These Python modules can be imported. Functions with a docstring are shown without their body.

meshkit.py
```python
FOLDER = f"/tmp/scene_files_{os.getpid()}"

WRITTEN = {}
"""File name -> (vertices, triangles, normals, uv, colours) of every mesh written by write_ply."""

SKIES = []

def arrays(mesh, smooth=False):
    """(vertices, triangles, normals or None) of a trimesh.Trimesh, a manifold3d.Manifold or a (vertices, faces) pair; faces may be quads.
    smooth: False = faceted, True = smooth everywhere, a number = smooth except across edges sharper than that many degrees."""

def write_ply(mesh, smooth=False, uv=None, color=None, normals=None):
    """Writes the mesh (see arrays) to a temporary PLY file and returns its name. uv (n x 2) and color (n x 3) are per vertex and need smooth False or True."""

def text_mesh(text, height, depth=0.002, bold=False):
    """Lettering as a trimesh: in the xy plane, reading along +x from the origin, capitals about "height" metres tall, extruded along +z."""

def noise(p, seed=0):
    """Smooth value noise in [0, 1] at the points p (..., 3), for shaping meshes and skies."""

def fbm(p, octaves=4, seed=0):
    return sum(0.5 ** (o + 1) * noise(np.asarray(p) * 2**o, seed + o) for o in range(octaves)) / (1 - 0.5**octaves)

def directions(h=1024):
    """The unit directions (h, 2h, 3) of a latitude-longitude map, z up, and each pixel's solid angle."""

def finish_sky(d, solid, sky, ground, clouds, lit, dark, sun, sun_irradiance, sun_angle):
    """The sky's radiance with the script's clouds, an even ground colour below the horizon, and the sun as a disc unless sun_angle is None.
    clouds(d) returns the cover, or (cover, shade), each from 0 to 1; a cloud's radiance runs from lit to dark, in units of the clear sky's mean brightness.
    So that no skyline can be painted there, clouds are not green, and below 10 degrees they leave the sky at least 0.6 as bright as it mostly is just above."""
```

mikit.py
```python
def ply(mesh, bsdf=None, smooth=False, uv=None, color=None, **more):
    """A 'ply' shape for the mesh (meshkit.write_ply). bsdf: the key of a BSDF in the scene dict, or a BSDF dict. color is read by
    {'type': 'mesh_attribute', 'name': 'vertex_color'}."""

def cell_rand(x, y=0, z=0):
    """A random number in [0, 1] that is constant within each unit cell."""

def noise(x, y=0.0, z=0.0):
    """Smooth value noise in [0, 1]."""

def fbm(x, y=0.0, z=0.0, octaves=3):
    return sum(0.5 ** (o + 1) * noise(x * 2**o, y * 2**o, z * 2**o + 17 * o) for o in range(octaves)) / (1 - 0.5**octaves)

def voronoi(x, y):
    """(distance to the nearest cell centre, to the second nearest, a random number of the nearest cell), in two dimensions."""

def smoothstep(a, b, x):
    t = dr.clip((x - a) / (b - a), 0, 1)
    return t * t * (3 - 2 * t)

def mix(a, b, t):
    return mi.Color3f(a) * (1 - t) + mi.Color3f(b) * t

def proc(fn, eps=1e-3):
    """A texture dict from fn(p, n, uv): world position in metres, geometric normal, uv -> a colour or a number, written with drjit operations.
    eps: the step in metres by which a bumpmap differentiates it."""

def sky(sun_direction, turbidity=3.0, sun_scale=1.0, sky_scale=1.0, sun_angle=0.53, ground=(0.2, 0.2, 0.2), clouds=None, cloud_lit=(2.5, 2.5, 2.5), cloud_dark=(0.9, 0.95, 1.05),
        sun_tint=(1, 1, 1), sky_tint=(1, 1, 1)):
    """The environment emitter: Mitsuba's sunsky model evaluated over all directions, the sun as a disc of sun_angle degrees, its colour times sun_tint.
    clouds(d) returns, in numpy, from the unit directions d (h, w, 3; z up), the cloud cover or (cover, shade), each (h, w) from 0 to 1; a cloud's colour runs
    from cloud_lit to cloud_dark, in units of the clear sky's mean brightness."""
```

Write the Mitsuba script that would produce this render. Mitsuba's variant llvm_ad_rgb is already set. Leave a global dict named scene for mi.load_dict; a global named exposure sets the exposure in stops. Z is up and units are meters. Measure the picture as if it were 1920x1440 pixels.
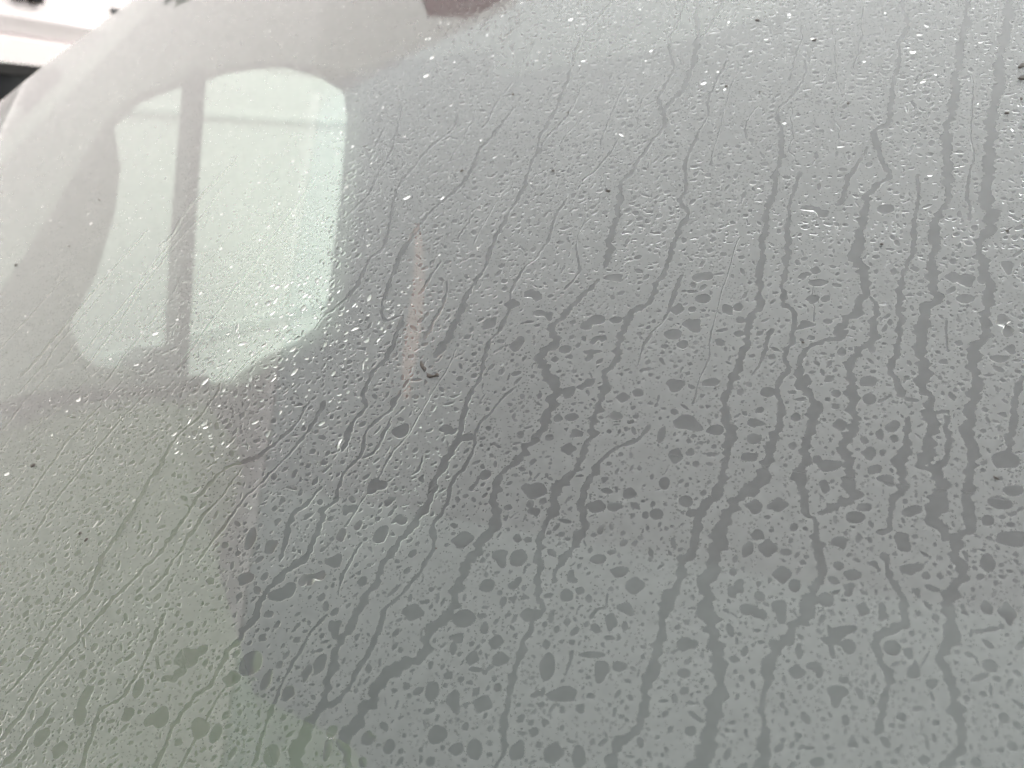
import math, random
import numpy as np, trimesh, shapely, manifold3d
import mitsuba as mi, mikit, meshkit
import drjit as dr
from shapely.geometry import Polygon, Point, LineString, box
from shapely.ops import unary_union
from shapely import affinity
from shapely.strtree import STRtree

# ------------------------------------------------------------------ camera, sky, exposure
T = mi.ScalarTransform4f
PITCH, YAW, SLOPE = math.radians(18), math.radians(20.1), math.radians(32.5)
UP = np.array([0, 0, 1.0])
AHEAD = np.array([-math.sin(YAW), math.cos(YAW), 0])
FORWARD = AHEAD * math.cos(PITCH) - UP * math.sin(PITCH)
P0 = np.array([0, 0, 1.15])                       # a point near the middle of the windscreen
EYE = P0 - 0.42 * FORWARD
scene, labels = {}, {}
LOW, FILM_AT = -0.0004, 0.0                        # the underside of the water and the dew, relative to the outer face
scene['camera'] = {'type': 'thinlens', 'fov': math.degrees(2 * math.atan(960 / 1800)), 'fov_axis': 'x', 'aperture_radius': 0.0015, 'focus_distance': 0.43,
                   'near_clip': 0.02, 'far_clip': 400.0, 'to_world': T().look_at(origin=EYE.tolist(), target=(EYE + FORWARD).tolist(), up=[0, 0, 1])}


def overcast(d):
    toward = d @ np.array([0.42, 0.52, 0.74])                    # brighter where the sun stands behind the cloud, to the right
    bright = np.clip((toward + 0.06) / 0.94, 0, 1) + 0.22 * (meshkit.fbm(d * np.array([2.0, 2.0, 2.6]) + 5, 4, 3) - 0.5)
    return np.ones(d.shape[:2]), np.clip(1 - bright, 0, 1)


scene['sky_light'] = mikit.sky([0.75, 0.2, 0.65], turbidity=3, sun_scale=0.1, sun_angle=30, sun_tint=(0.85, 1.0, 1.12), ground=(0.18, 0.18, 0.175), clouds=overcast,
                               cloud_lit=(3.16, 3.22, 3.18), cloud_dark=(1.15, 1.15, 1.15))
exposure = 3.06

# ------------------------------------------------------------------ materials
def rgb(*c): return {'type': 'rgb', 'value': list(c)}
def principled(c, rough=0.5, **k): return {'type': 'twosided', 'bsdf': {'type': 'principled', 'base_color': c if isinstance(c, dict) else rgb(*c), 'roughness': rough, **k}}


# the slope coordinates of a world point on the glass: x across, q up the slope
CS, SN = math.cos(SLOPE), math.sin(SLOPE)
def film_amount(p, n, uv):
    q = p.y * CS + (p.z - 1.15) * SN
    broad = mikit.fbm(p.x * 9, q * 6, 3.0, 3)
    fine = mikit.fbm(p.x * 260, q * 260, 1.0, 3)
    d1, d2, k = mikit.voronoi(p.x * 620, q * 620)
    e1, e2, m = mikit.voronoi(p.x * 1150 + 7, q * 1150)
    patchy = mikit.smoothstep(0.40, 0.62, mikit.fbm(p.x * 70, q * 70, 9.0, 2))
    dots = dr.maximum(mikit.smoothstep(0.42, 0.30, d1 + 0.34 * k) * dr.select(k < 0.30, 1.0, 0.0) * patchy,
                      mikit.smoothstep(0.40, 0.25, e1) * dr.select(m > 0.90, 1.0, 0.0))      # minute cleared specks in the dew
    return FILM * (0.72 + 0.9 * dr.clip(q, -0.2, 0.5) + 0.3 * broad + 0.22 * (fine - 0.5)) * (1 - 0.75 * dots)


FILM = 0.13
scene['dew_bsdf'] = {'type': 'blendbsdf', 'weight': mikit.proc(film_amount),
                     'a': {'type': 'thindielectric', 'int_ior': 1.5, 'specular_reflectance': 0.8},
                     'b': {'type': 'principledthin', 'base_color': rgb(0.86, 0.88, 0.87), 'roughness': 0.9, 'diff_trans': 1.0, 'spec_trans': 0.0}}
scene['glass_bsdf'] = {'type': 'thindielectric', 'int_ior': 1.5, 'specular_reflectance': 0.6, 'specular_transmittance': rgb(0.80, 0.90, 0.84)}
scene['side_glass_bsdf'] = {'type': 'thindielectric', 'int_ior': 1.5, 'specular_transmittance': rgb(0.80, 0.92, 0.86)}
scene['water_bsdf'] = {'type': 'dielectric', 'int_ior': 1.33, 'ext_ior': 1.0}


def grain(a, b, scale):
    return mikit.proc(lambda p, n, uv: mikit.mix(a, b, mikit.fbm(p.x * scale, p.y * scale, p.z * scale, 3)))


scene['dash_bsdf'] = principled(grain((0.054, 0.064, 0.041), (0.082, 0.094, 0.063), 30), 0.6)
scene['charcoal_bsdf'] = principled(grain((0.035, 0.036, 0.04), (0.06, 0.06, 0.065), 40), 0.7)
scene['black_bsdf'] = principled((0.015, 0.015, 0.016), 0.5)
scene['trim_bsdf'] = principled(grain((0.17, 0.185, 0.16), (0.23, 0.235, 0.21), 25), 0.6)
scene['bar_bsdf'] = principled((0.17, 0.17, 0.18), 0.5)
scene['lining_bsdf'] = principled(grain((0.60, 0.60, 0.55), (0.68, 0.67, 0.63), 50), 0.9)
scene['white_paint_bsdf'] = principled(grain((0.83, 0.76, 0.77), (0.86, 0.79, 0.80), 3), 0.3, clearcoat=0.5, clearcoat_gloss=0.9)
scene['moulding_bsdf'] = principled((0.66, 0.64, 0.64), 0.5)
scene['van_glass_bsdf'] = principled((0.02, 0.021, 0.024), 0.15, specular=0.5)
scene['seal_bsdf'] = principled((0.012, 0.010, 0.010), 0.6)
scene['maroon_bsdf'] = principled((0.20, 0.035, 0.065), 0.6)
scene['orange_strip_bsdf'] = principled((0.15, 0.06, 0.045), 0.7)
scene['scrap_rim_bsdf'] = principled(grain((0.02, 0.018, 0.016), (0.07, 0.055, 0.045), 900), 0.4)  # also the dark colour painted for drop rims
scene['asphalt_bsdf'] = principled(grain((0.14, 0.145, 0.14), (0.26, 0.26, 0.25), 18), 0.8)


def add(key, mesh, bsdf, smooth=False):
    k, i = key, 0
    while k in scene:
        i += 1
        k = f'{key}_{i:03d}'
    scene[k] = mikit.ply(mesh, bsdf, smooth=smooth)
    return k


def tag(key, label, category=None, group=None, kind=None):
    labels[key] = {'label': label, **({'category': category} if category else {}), **({'group': group} if group else {}), **({'kind': kind} if kind else {})}


def plate(poly, axes, origin, depth):
    """The 2D polygon extruded: axes = three world vectors (its x, its y, the depth)."""
    m = trimesh.util.concatenate([trimesh.creation.extrude_polygon(g, depth, engine='manifold') for g in getattr(poly, 'geoms', [poly]) if g.geom_type == 'Polygon' and g.area > 1e-6])
    v = np.asarray(m.vertices)
    return trimesh.Trimesh(origin + v @ np.array(axes, float), m.faces, process=False)


def soft_plate(poly, axes, origin, depth, r):
    """plate() with chamfered rims on both faces."""
    parts = []
    z = [0, r * .3, r, depth - r, depth - r * .3, depth]
    inset = [r, r * .3, 0, 0, r * .3, r]
    c = [manifold3d.CrossSection([np.array(g.exterior.coords)[:-1]] + [np.array(h.coords)[::-1][:-1] for h in g.interiors], manifold3d.FillRule.EvenOdd)
         for g in [poly.buffer(-i, join_style=1, quad_segs=3) for i in inset]]
    out = manifold3d.Manifold()
    for k in range(5):
        a = manifold3d.Manifold.hull(c[k].extrude(1e-5).translate([0, 0, z[k]]) + c[k + 1].extrude(1e-5).translate([0, 0, z[k + 1] - 1e-5])) if not poly.interiors and poly.convex_hull.area < poly.area * 1.02 \
            else c[k if inset[k] > inset[k + 1] else k + 1].extrude(z[k + 1] - z[k]).translate([0, 0, z[k]])
        out = out + a
    m = out.to_mesh()
    return trimesh.Trimesh(origin + np.asarray(m.vert_properties[:, :3]) @ np.array(axes, float), m.tri_verts, process=False)


# ------------------------------------------------------------------ ground
gx = np.linspace(-60, 60, 2)
g = trimesh.Trimesh([[-150, -150, 0], [150, -150, 0], [150, 150, 0], [-150, 150, 0]], [[0, 1, 2], [0, 2, 3]])
add('ground', g, 'asphalt_bsdf')
tag('ground', 'pale grey paved ground beside the two vehicles', kind='structure')

# ------------------------------------------------------------------ the windscreen's surface: s across (+x), t up the slope
U, N = np.array([0, CS, SN]), np.array([0, -SN, CS])
def sag(s): return (np.asarray(s, float) - 0.15) ** 2 / 4.8
SAG0 = float(sag(0))
def on_glass(st, h=0.0):
    """World points at (s, t) on the outer face of the glass, h metres proud of it along its normal."""
    st = np.atleast_2d(np.asarray(st, float))
    s, t = st[:, 0], st[:, 1]
    slope = -(s - 0.15) / 2.4
    nn = -slope[:, None] * np.array([1, 0, 0]) + N
    nn /= np.linalg.norm(nn, axis=1, keepdims=True)
    return P0 + s[:, None] * np.array([1, 0, 0]) + t[:, None] * U - (sag(s) - SAG0)[:, None] * N + np.broadcast_to(np.asarray(h, float), (len(st),))[:, None] * nn


GLASS = Polygon([(-0.84, -0.42), (-0.835, 0.2), (-0.822, 0.42), (-0.81, 0.477), (-0.771, 0.523), (-0.734, 0.545), (-0.669, 0.599), (-0.60, 0.66), (-0.48, 0.71), (-0.2, 0.74), (0.1, 0.75),
                 (0.5, 0.73), (0.74, 0.69), (0.86, 0.60), (0.94, 0.40), (0.97, 0.1), (0.98, -0.42)]).buffer(-0.012).buffer(0.012, quad_segs=6)


def triangles(poly):
    """(points, faces) of a shapely polygon with holes."""
    rings = [np.array(poly.exterior.coords)[:-1]] + [np.array(r.coords)[:-1] for r in poly.interiors]
    rings = [r if (Polygon(r).exterior.is_ccw == (i == 0)) else r[::-1] for i, r in enumerate(rings)]
    return np.vstack(rings), np.asarray(manifold3d.triangulate([np.ascontiguousarray(r) for r in rings])).reshape(-1, 3)


def sheet(poly, step, h):
    """The polygon draped on the glass in strips of width step."""
    x0, y0, x1, y1 = poly.bounds
    vs, fs, at = [], [], 0
    for i in range(math.ceil((x1 - x0) / step)):
        strip = shapely.clip_by_rect(poly, x0 + i * step, y0, x0 + (i + 1) * step, y1)
        for g in getattr(strip, 'geoms', [strip]):
            if g.geom_type == 'Polygon' and g.area > 0:
                v, f = triangles(g)
                vs.append(on_glass(v, h)); fs.append(f + at); at += len(v)
    m = trimesh.Trimesh(np.vstack(vs), np.vstack(fs), process=False)
    m.merge_vertices(digits_vertex=6)
    return m


CAR = 'parked_car'
tag(CAR, 'parked car seen close over its misted, rain streaked curved windscreen', 'car')
add(CAR + '__windscreen', sheet(GLASS, 0.02, -0.0010), 'glass_bsdf', smooth=True)
tag(CAR + '__windscreen', 'greenish curved windscreen glass')

# ------------------------------------------------------------------ inside the car (seen dimly through the glass)
YZ = lambda x: ([[0, 1, 0], [0, 0, 1], [1, 0, 0]], np.array([x, 0, 0.0]))
opening = Polygon([(0.775, 1.262), (0.85, 1.277), (0.95, 1.285), (1.05, 1.286), (1.16, 1.270), (1.235, 1.245), (1.245, 1.205), (1.216, 1.097), (1.183, 1.003), (1.143, 0.885), (1.11, 0.843), (1.03, 0.828), (0.92, 0.826), (0.83, 0.816), (0.79, 0.825),
                   (0.645, 0.868), (0.642, 0.895), (0.60, 0.905), (0.575, 0.91), (0.535, 0.925), (0.51, 0.945), (0.497, 0.99), (0.55, 1.04), (0.595, 1.11), (0.615, 1.165), (0.612, 1.215), (0.66, 1.24), (0.72, 1.255)])
opening = opening.buffer(-0.006).buffer(0.012, quad_segs=6).buffer(-0.006)
door = Polygon([(0.0, 0.35), (1.0, 0.35), (1.15, 0.86), (1.235, 1.08), (1.26, 1.20), (1.28, 1.262), (1.36, 1.30), (2.0, 1.33), (2.0, 1.475), (0.89, 1.475), (0.70, 1.355), (0.50, 1.228), (0.36, 1.138), (0.0, 0.92)]).difference(opening)
rear = Polygon([(1.0, 0.35), (2.0, 0.35), (2.0, 1.33), (1.36, 1.30), (1.28, 1.262), (1.26, 1.20), (1.235, 1.08), (1.15, 0.86)]).difference(opening.buffer(0.004))
a, o = YZ(-0.78)
above = Polygon([(0.0, 0.80), (0.30, 0.96), (0.45, 1.085), (0.60, 1.222), (0.66, 1.252), (0.775, 1.275), (0.95, 1.296), (1.15, 1.284), (1.27, 1.268), (1.36, 1.285), (2.1, 1.335), (2.1, 1.8), (0.0, 1.8)])
add(CAR + '__roof_rail', plate(door.intersection(above.buffer(-0.001)), a, o, 0.031), 'lining_bsdf')
door = door.difference(above)
sill = box(0.70, 0.35, 1.3, 0.811)
rear = unary_union([rear, door.intersection(sill)])
door = door.difference(sill.buffer(0.002))
add(CAR + '__door', plate(door, a, o, 0.03), 'trim_bsdf')
tag(CAR + '__door', 'pale grey inner face of the far side door')
add(CAR + '__door__window', plate(opening.buffer(0.006), a, np.array([-0.793, 0, 0]), 0.0)if False else trimesh.Trimesh(*(lambda v, f: (np.column_stack([np.full(len(v), -0.785), v]), f))(*triangles(opening.buffer(0.012))), process=False), 'side_glass_bsdf')
tag(CAR + '__door__window', 'bright greenish side window')
add(CAR + '__side_panel', plate(rear, a, np.array([-0.78, 0, 0]), 0.032), 'charcoal_bsdf')
bar = Polygon([(0.766, 1.285), (0.790, 1.285), (0.733, 1.08), (0.675, 0.84), (0.645, 0.84), (0.705, 1.08)])
add(CAR + '__door__divider_bar', plate(bar, a, np.array([-0.757, 0, 0]), 0.02), 'bar_bsdf')
tag(CAR + '__door__divider_bar', 'dark upright bar dividing the bright side window')
dash = Polygon([(-0.745, -0.28), (-0.745, 0.40), (-0.68, 0.47), (-0.58, 0.55), (-0.52, 0.50), (-0.43, 0.33), (-0.343, 0.205), (-0.273, 0.14), (-0.207, 0.09), (-0.113, 0.065), (-0.05, 0.0), (0.0, -0.1), (0.03, -0.28)]).buffer(-0.02).buffer(0.02, quad_segs=5)
XY = [[1, 0, 0], [0, 1, 0], [0, 0, 1]]
def rolled(poly, top, roll):
    """A pad with a rounded rim: rings of the outline, each further in and higher."""
    c = np.array(poly.exterior.coords)[:-1]
    if not poly.exterior.is_ccw: c = c[::-1]
    l = np.linspace(0, 1, 160, endpoint=False)
    ring = np.array([poly.exterior.interpolate(x, normalized=True).coords[0] for x in l])
    if not poly.exterior.is_ccw: ring = ring[::-1]
    t = np.roll(ring, -2, 0) - np.roll(ring, 2, 0); t /= np.linalg.norm(t, axis=1, keepdims=True)
    inward = np.column_stack([-t[:, 1], t[:, 0]])
    v, n = [], len(ring)
    for a in np.linspace(0, 90, 8): v.append(np.column_stack([ring + inward * roll * (1 - math.cos(math.radians(a))), np.full(n, top - roll * 1.3 * (1 - math.sin(math.radians(a))))]))
    i = np.arange(n); j = (i + 1) % n
    f = [np.column_stack(q) + k * n for k in range(7) for q in ((i, j, n + j), (i, n + j, n + i))]
    tv, tf = triangles(Polygon(v[-1][:, :2]))
    m = trimesh.Trimesh(np.vstack(v + [np.column_stack([tv, np.full(len(tv), top)])]), np.vstack(f + [tf + 8 * n]), process=False)
    m.merge_vertices(digits_vertex=6)
    return m


add(CAR + '__dashboard', rolled(dash, 0.92, 0.07), 'dash_bsdf', smooth=True)
tag(CAR + '__dashboard', 'olive grey dashboard top')
edge = LineString([(-0.76, 0.385), (-0.68, 0.468), (-0.60, 0.535)]).buffer(0.012, cap_style=1)  # black strip painted where the gap behind the dashboard lies in shadow
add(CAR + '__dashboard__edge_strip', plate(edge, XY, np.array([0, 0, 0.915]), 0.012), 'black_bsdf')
tag(CAR + '__dashboard__edge_strip', 'black strip painting the shadow gap at the far dashboard edge')
low = Polygon([(-0.745, -0.30), (0.95, -0.30), (0.95, 0.50), (-0.50, 0.53), (-0.745, 0.40)]).buffer(-0.03).buffer(0.03)
add(CAR + '__lower_dashboard', plate(low, XY, np.array([0, 0, 0.74]), 0.06), 'charcoal_bsdf')
shell = trimesh.util.concatenate([trimesh.creation.box(bounds=b) for b in ([[-0.79, -0.3, 0.30], [0.95, 2.0, 0.33]], [[-0.76, 1.95, 0.30], [0.95, 2.0, 1.66]], [[0.95, -0.3, 0.30], [0.98, 2.0, 0.92]], [[-0.80, -0.3, 0.28], [-0.79, 2.0, 0.79]], [[-0.745, -0.33, 0.30], [0.95, -0.30, 0.88]])])
add(CAR + '__cabin', shell, 'charcoal_bsdf')
rx, ry = np.meshgrid(np.linspace(-0.79, 0.99, 24), [0.68, 1.3, 2.02], indexing='ij')
rz = 1.64 - 0.17 * ((rx - 0.1) / 0.88) ** 2 - 0.02 * np.abs(ry - 1.3)
rf = [(3 * i + j, 3 * i + 3 + j, 3 * i + 4 + j, 3 * i + j + 1) for i in range(23) for j in range(2)]
sheet_ = np.column_stack([rx.ravel(), ry.ravel(), rz.ravel()])
add(CAR + '__roof_lining', (np.vstack([sheet_, sheet_ + [0, 0, 0.02]]), np.vstack([np.array(rf)[:, ::-1], np.array(rf) + len(sheet_)])), 'lining_bsdf')
def right(): return np.array([math.cos(YAW), math.sin(YAW), 0])
RT, UC = right(), np.cross(right(), FORWARD)
def along(x, y, k): return EYE + k * (FORWARD + RT * (x - 960) / 1800 + UC * (720 - y) / 1800)
rl = Polygon([(-0.76, 1.27), (-0.72, 1.27), (-0.38, 1.325), (-0.10, 1.40), (0.20, 1.655), (-0.76, 1.655)])
add(CAR + '__rear_lining', plate(rl, [[1, 0, 0], [0, 0, 1], [0, -1, 0]], np.array([0, 1.945, 0.0]), 0.02), 'lining_bsdf')
mh = Polygon([(0.592, 0.884), (0.600, 0.912), (0.628, 0.922), (0.665, 0.912), (0.685, 0.870), (0.64, 0.858)]).buffer(0.004, quad_segs=3)
add(CAR + '__door__mirror_base', plate(mh, a, np.array([-0.772, 0, 0]), 0.03), 'bar_bsdf')
tag(CAR + '__door__mirror_base', 'dark lump at the lower front corner of the bright window')
s0, s1 = along(782, 420, 1.0), along(770, 750, 0.93)
bk = np.linspace(0, 1, 9)
bw = np.interp(bk, [0, 0.35, 0.7, 1], [0.003, 0.006, 0.008, 0.003])
bc = s0 + (s1 - s0) * bk[:, None] + RT * (0.004 * np.sin(bk * 5.0))[:, None]
bv = np.vstack([bc - RT * bw[:, None], bc + RT * bw[:, None]])
orange_mesh = trimesh.Trimesh(bv, [f for k in range(8) for f in ([k, 9 + k, k + 1], [k + 1, 9 + k, 10 + k])], process=False)  # slim orange red strip behind the glass, narrow at both ends
orange_mesh = trimesh.util.concatenate([orange_mesh, trimesh.Trimesh(orange_mesh.vertices + AHEAD * .002, orange_mesh.faces[:, ::-1], process=False)])
add(CAR + '__seat_belt', orange_mesh, 'orange_strip_bsdf')
tag(CAR + '__seat_belt', 'slim orange red strip inside')
pil = np.array([[-0.80, -0.35], [-0.80, 0.2], [-0.80, 0.42], [-0.79, 0.47]])
pv = []
for (ps, pt) in pil:
    q = on_glass([[ps, pt]], -0.012)[0]
    for dx, dz in ((-0.006, 0.0), (0.012, 0.0), (0.01, -0.045), (-0.012, -0.05)):
        pv.append(q + np.array([dx, 0, dz]))
pf = []
for i in range(len(pil) - 1):
    for k in range(4):
        A, B = 4 * i + k, 4 * i + (k + 1) % 4
        pf += [[A, B, B + 4], [A, B + 4, A + 4]]
add(CAR + '__pillar', trimesh.Trimesh(pv, pf, process=False), 'white_paint_bsdf', smooth=50)
tag(CAR + '__pillar', 'white windscreen pillar at the far side')

# ------------------------------------------------------------------ the white vehicle alongside
VAN = 'white_van'
tag(VAN, 'white van standing beyond the windscreen with a dark window', 'van')
prof = [(-1.60, 0.20), (-1.56, 0.30), (-1.55, 0.5), (-1.545, 0.82), (-1.553, 1.300), (-1.556, 1.350), (-1.562, 1.3525), (-1.562, 1.3585), (-1.556, 1.361), (-1.552, 1.380), (-1.546, 1.390), (-1.547, 1.397), (-1.556, 1.405),
        (-1.562, 1.412), (-1.565, 1.6), (-1.58, 2.1), (-1.60, 2.58), (-1.65, 2.70), (-1.78, 2.77), (-2.4, 2.84), (-3.4, 2.78)]  # unseen upper height set by the reflection it gives in the glass
FRONT, BACK, W0, W1 = -0.95, 4.6, 0.25, 1.37


def tilt(m, a=math.radians(-4.5), y0=1.2, z0=1.35):
    v = np.array(m.vertices, float)
    y, z = v[:, 1] - y0, v[:, 2] - z0
    v[:, 1], v[:, 2] = y0 + y * math.cos(a) - z * math.sin(a), z0 + y * math.sin(a) + z * math.cos(a)
    return trimesh.Trimesh(v, m.faces, process=False)


def wall(y0, y1, pr):
    n, rows = len(pr), [y0, y1]
    v = [(x, y, z) for y in rows for x, z in pr]
    return trimesh.Trimesh(v, [f for r in range(len(rows) - 1) for k in range(n - 1) for f in ([r * n + k, r * n + n + k + 1, r * n + k + 1], [r * n + k, r * n + n + k, r * n + n + k + 1])], process=False)


body = [wall(FRONT, BACK, prof[4:]), wall(W1, BACK, prof[:5]), wall(W0, W1, prof[:4]), wall(FRONT, W0, prof[:5])]
body += [trimesh.Trimesh(*(lambda v, f: (np.column_stack([v[:, 0], np.full(len(v), y), v[:, 1]]), f))(*triangles(Polygon(prof + [(-3.4, 0.20)]))), process=False) for y in (FRONT, BACK)]
add(VAN + '__body', tilt(trimesh.util.concatenate(body)), 'white_paint_bsdf', smooth=40)
add(VAN + '__window', tilt(trimesh.creation.box(bounds=[[-1.585, W0, 0.81], [-1.572, W1, 1.302]])), 'van_glass_bsdf')
add(VAN + '__window_seal', tilt(trimesh.util.concatenate([trimesh.creation.box(bounds=[[-1.570, W0, 1.278], [-1.556, W1, 1.3015]]), trimesh.creation.box(bounds=[[-1.570, W1 - 0.035, 0.825], [-1.552, W1 - 0.001, 1.277]])])), 'seal_bsdf')
YZX = [[0, 1, 0], [0, 0, 1], [1, 0, 0]]
crate = Polygon([(1.16, 2.45), (1.20, 2.64), (1.25, 2.74), (1.37, 2.96), (1.62, 3.32), (1.85, 3.72), (2.02, 3.98), (2.2, 4.12), (2.5, 4.18), (4.55, 4.18), (4.55, 2.45)])  # unseen top box, added and shaped for its reflection in the windscreen
add(VAN + '__box_body', soft_plate(crate, YZX, np.array([-3.35, 0, 0.0]), 1.75, 0.02), 'white_paint_bsdf')
tag(VAN + '__box_body', 'unseen white box added on the van for its reflection')
red = Polygon([(1.66, 3.22), (1.79, 3.56), (2.05, 3.93), (2.32, 4.02), (2.30, 3.40), (2.0, 3.02), (1.76, 3.06)]).buffer(-0.01).buffer(0.01)  # added out of view so the glass mirrors a mauve patch
add(VAN + '__maroon_panel', plate(red, YZX, np.array([-1.61, 0, 0.0]), 0.016), 'maroon_bsdf')
tag(VAN + '__maroon_panel', 'unseen maroon panel added on the box for its reflection')
for z0, hh in ((1.222, 0.008), (0.63, 0.016)):
    strip = trimesh.creation.box(bounds=[[-1.566, 1.42, z0 - hh], [-1.5415, BACK, z0 + hh]])
    tag(add(VAN + '__side_moulding', tilt(strip), 'moulding_bsdf'), 'slim grey moulding along the van side')
grip = trimesh.creation.box(bounds=[[-1.565, 1.262, 1.428], [-1.545, 1.285, 1.46]])
grip = trimesh.util.concatenate([grip, trimesh.creation.box(bounds=[[-1.565, 1.302, 1.427], [-1.545, 1.33, 1.46]]), trimesh.creation.box(bounds=[[-1.545, 1.255, 1.440], [-1.535, 1.335, 1.465]])])
add(VAN + '__handle', tilt(grip), 'seal_bsdf')
add(VAN + '__badge', tilt(trimesh.creation.box(bounds=[[-1.566, 1.545, 1.437], [-1.559, 1.585, 1.449]])), 'charcoal_bsdf')
tag(VAN + '__badge', 'small grey mark on the white panel')

# ------------------------------------------------------------------ water on the glass
rng = np.random.default_rng(11)
VIEW = Polygon([(-0.175, -0.235), (0.24, -0.15), (0.245, 0.08), (0.25, 0.36), (0.0, 0.40), (-0.30, 0.46), (-0.60, 0.63), (-0.70, 0.575), (-0.80, 0.48), (-0.80, 0.36), (-0.45, 0.06)]).buffer(0.02)


def ribbon(pts):
    """A rivulet's outline from (s, t, width) points: a wavering ribbon with scalloped edges."""
    p = np.array(pts, float) * 1e-4
    seg = np.r_[0, np.cumsum(np.hypot(*np.diff(p[:, :2], axis=0).T))]
    n = max(8, int(seg[-1] / 0.0006))
    l = np.linspace(0, seg[-1], n)
    from scipy.interpolate import PchipInterpolator as PI
    c = np.column_stack([PI(seg, p[:, k])(l) for k in range(3)])
    w = np.maximum(c[:, 2], 0.0005)
    d = np.gradient(c[:, :2], axis=0); d /= np.linalg.norm(d, axis=1, keepdims=True) + 1e-12
    nrm = np.column_stack([-d[:, 1], d[:, 0]])
    key = rng.random() * 100
    def wob(wave, seed): return meshkit.noise(np.column_stack([l / wave + key, np.full(n, key), np.zeros(n)]), seed) - 0.5
    mid = c[:, :2] + nrm * ((wob(0.009, 1) * 0.55 + wob(0.004, 7) * 0.4) * np.minimum(w, 0.004))[:, None]
    sides = []
    for k, sg in ((2, 1), (3, -1)):
        teeth = np.abs(wob(0.0030, 10 + k)) * 2
        e = w * (0.5 + 0.34 * wob(0.007, 20 + k)) + np.minimum(w, 0.0045) * (0.30 * (teeth - 0.5) + 0.55 * wob(0.0024, 30 + k) + 0.38 * wob(0.0011, 40 + k))
        ends = np.clip(np.minimum(l, l[-1] - l) / (w * 0.8), 0, 1)
        sides.append(mid + sg * nrm * (np.maximum(e, w * 0.22) * np.sqrt(1 - (1 - ends) ** 2 * 0.96))[:, None])
    return Polygon(np.vstack([sides[0], sides[1][::-1]])).buffer(0)


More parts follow.
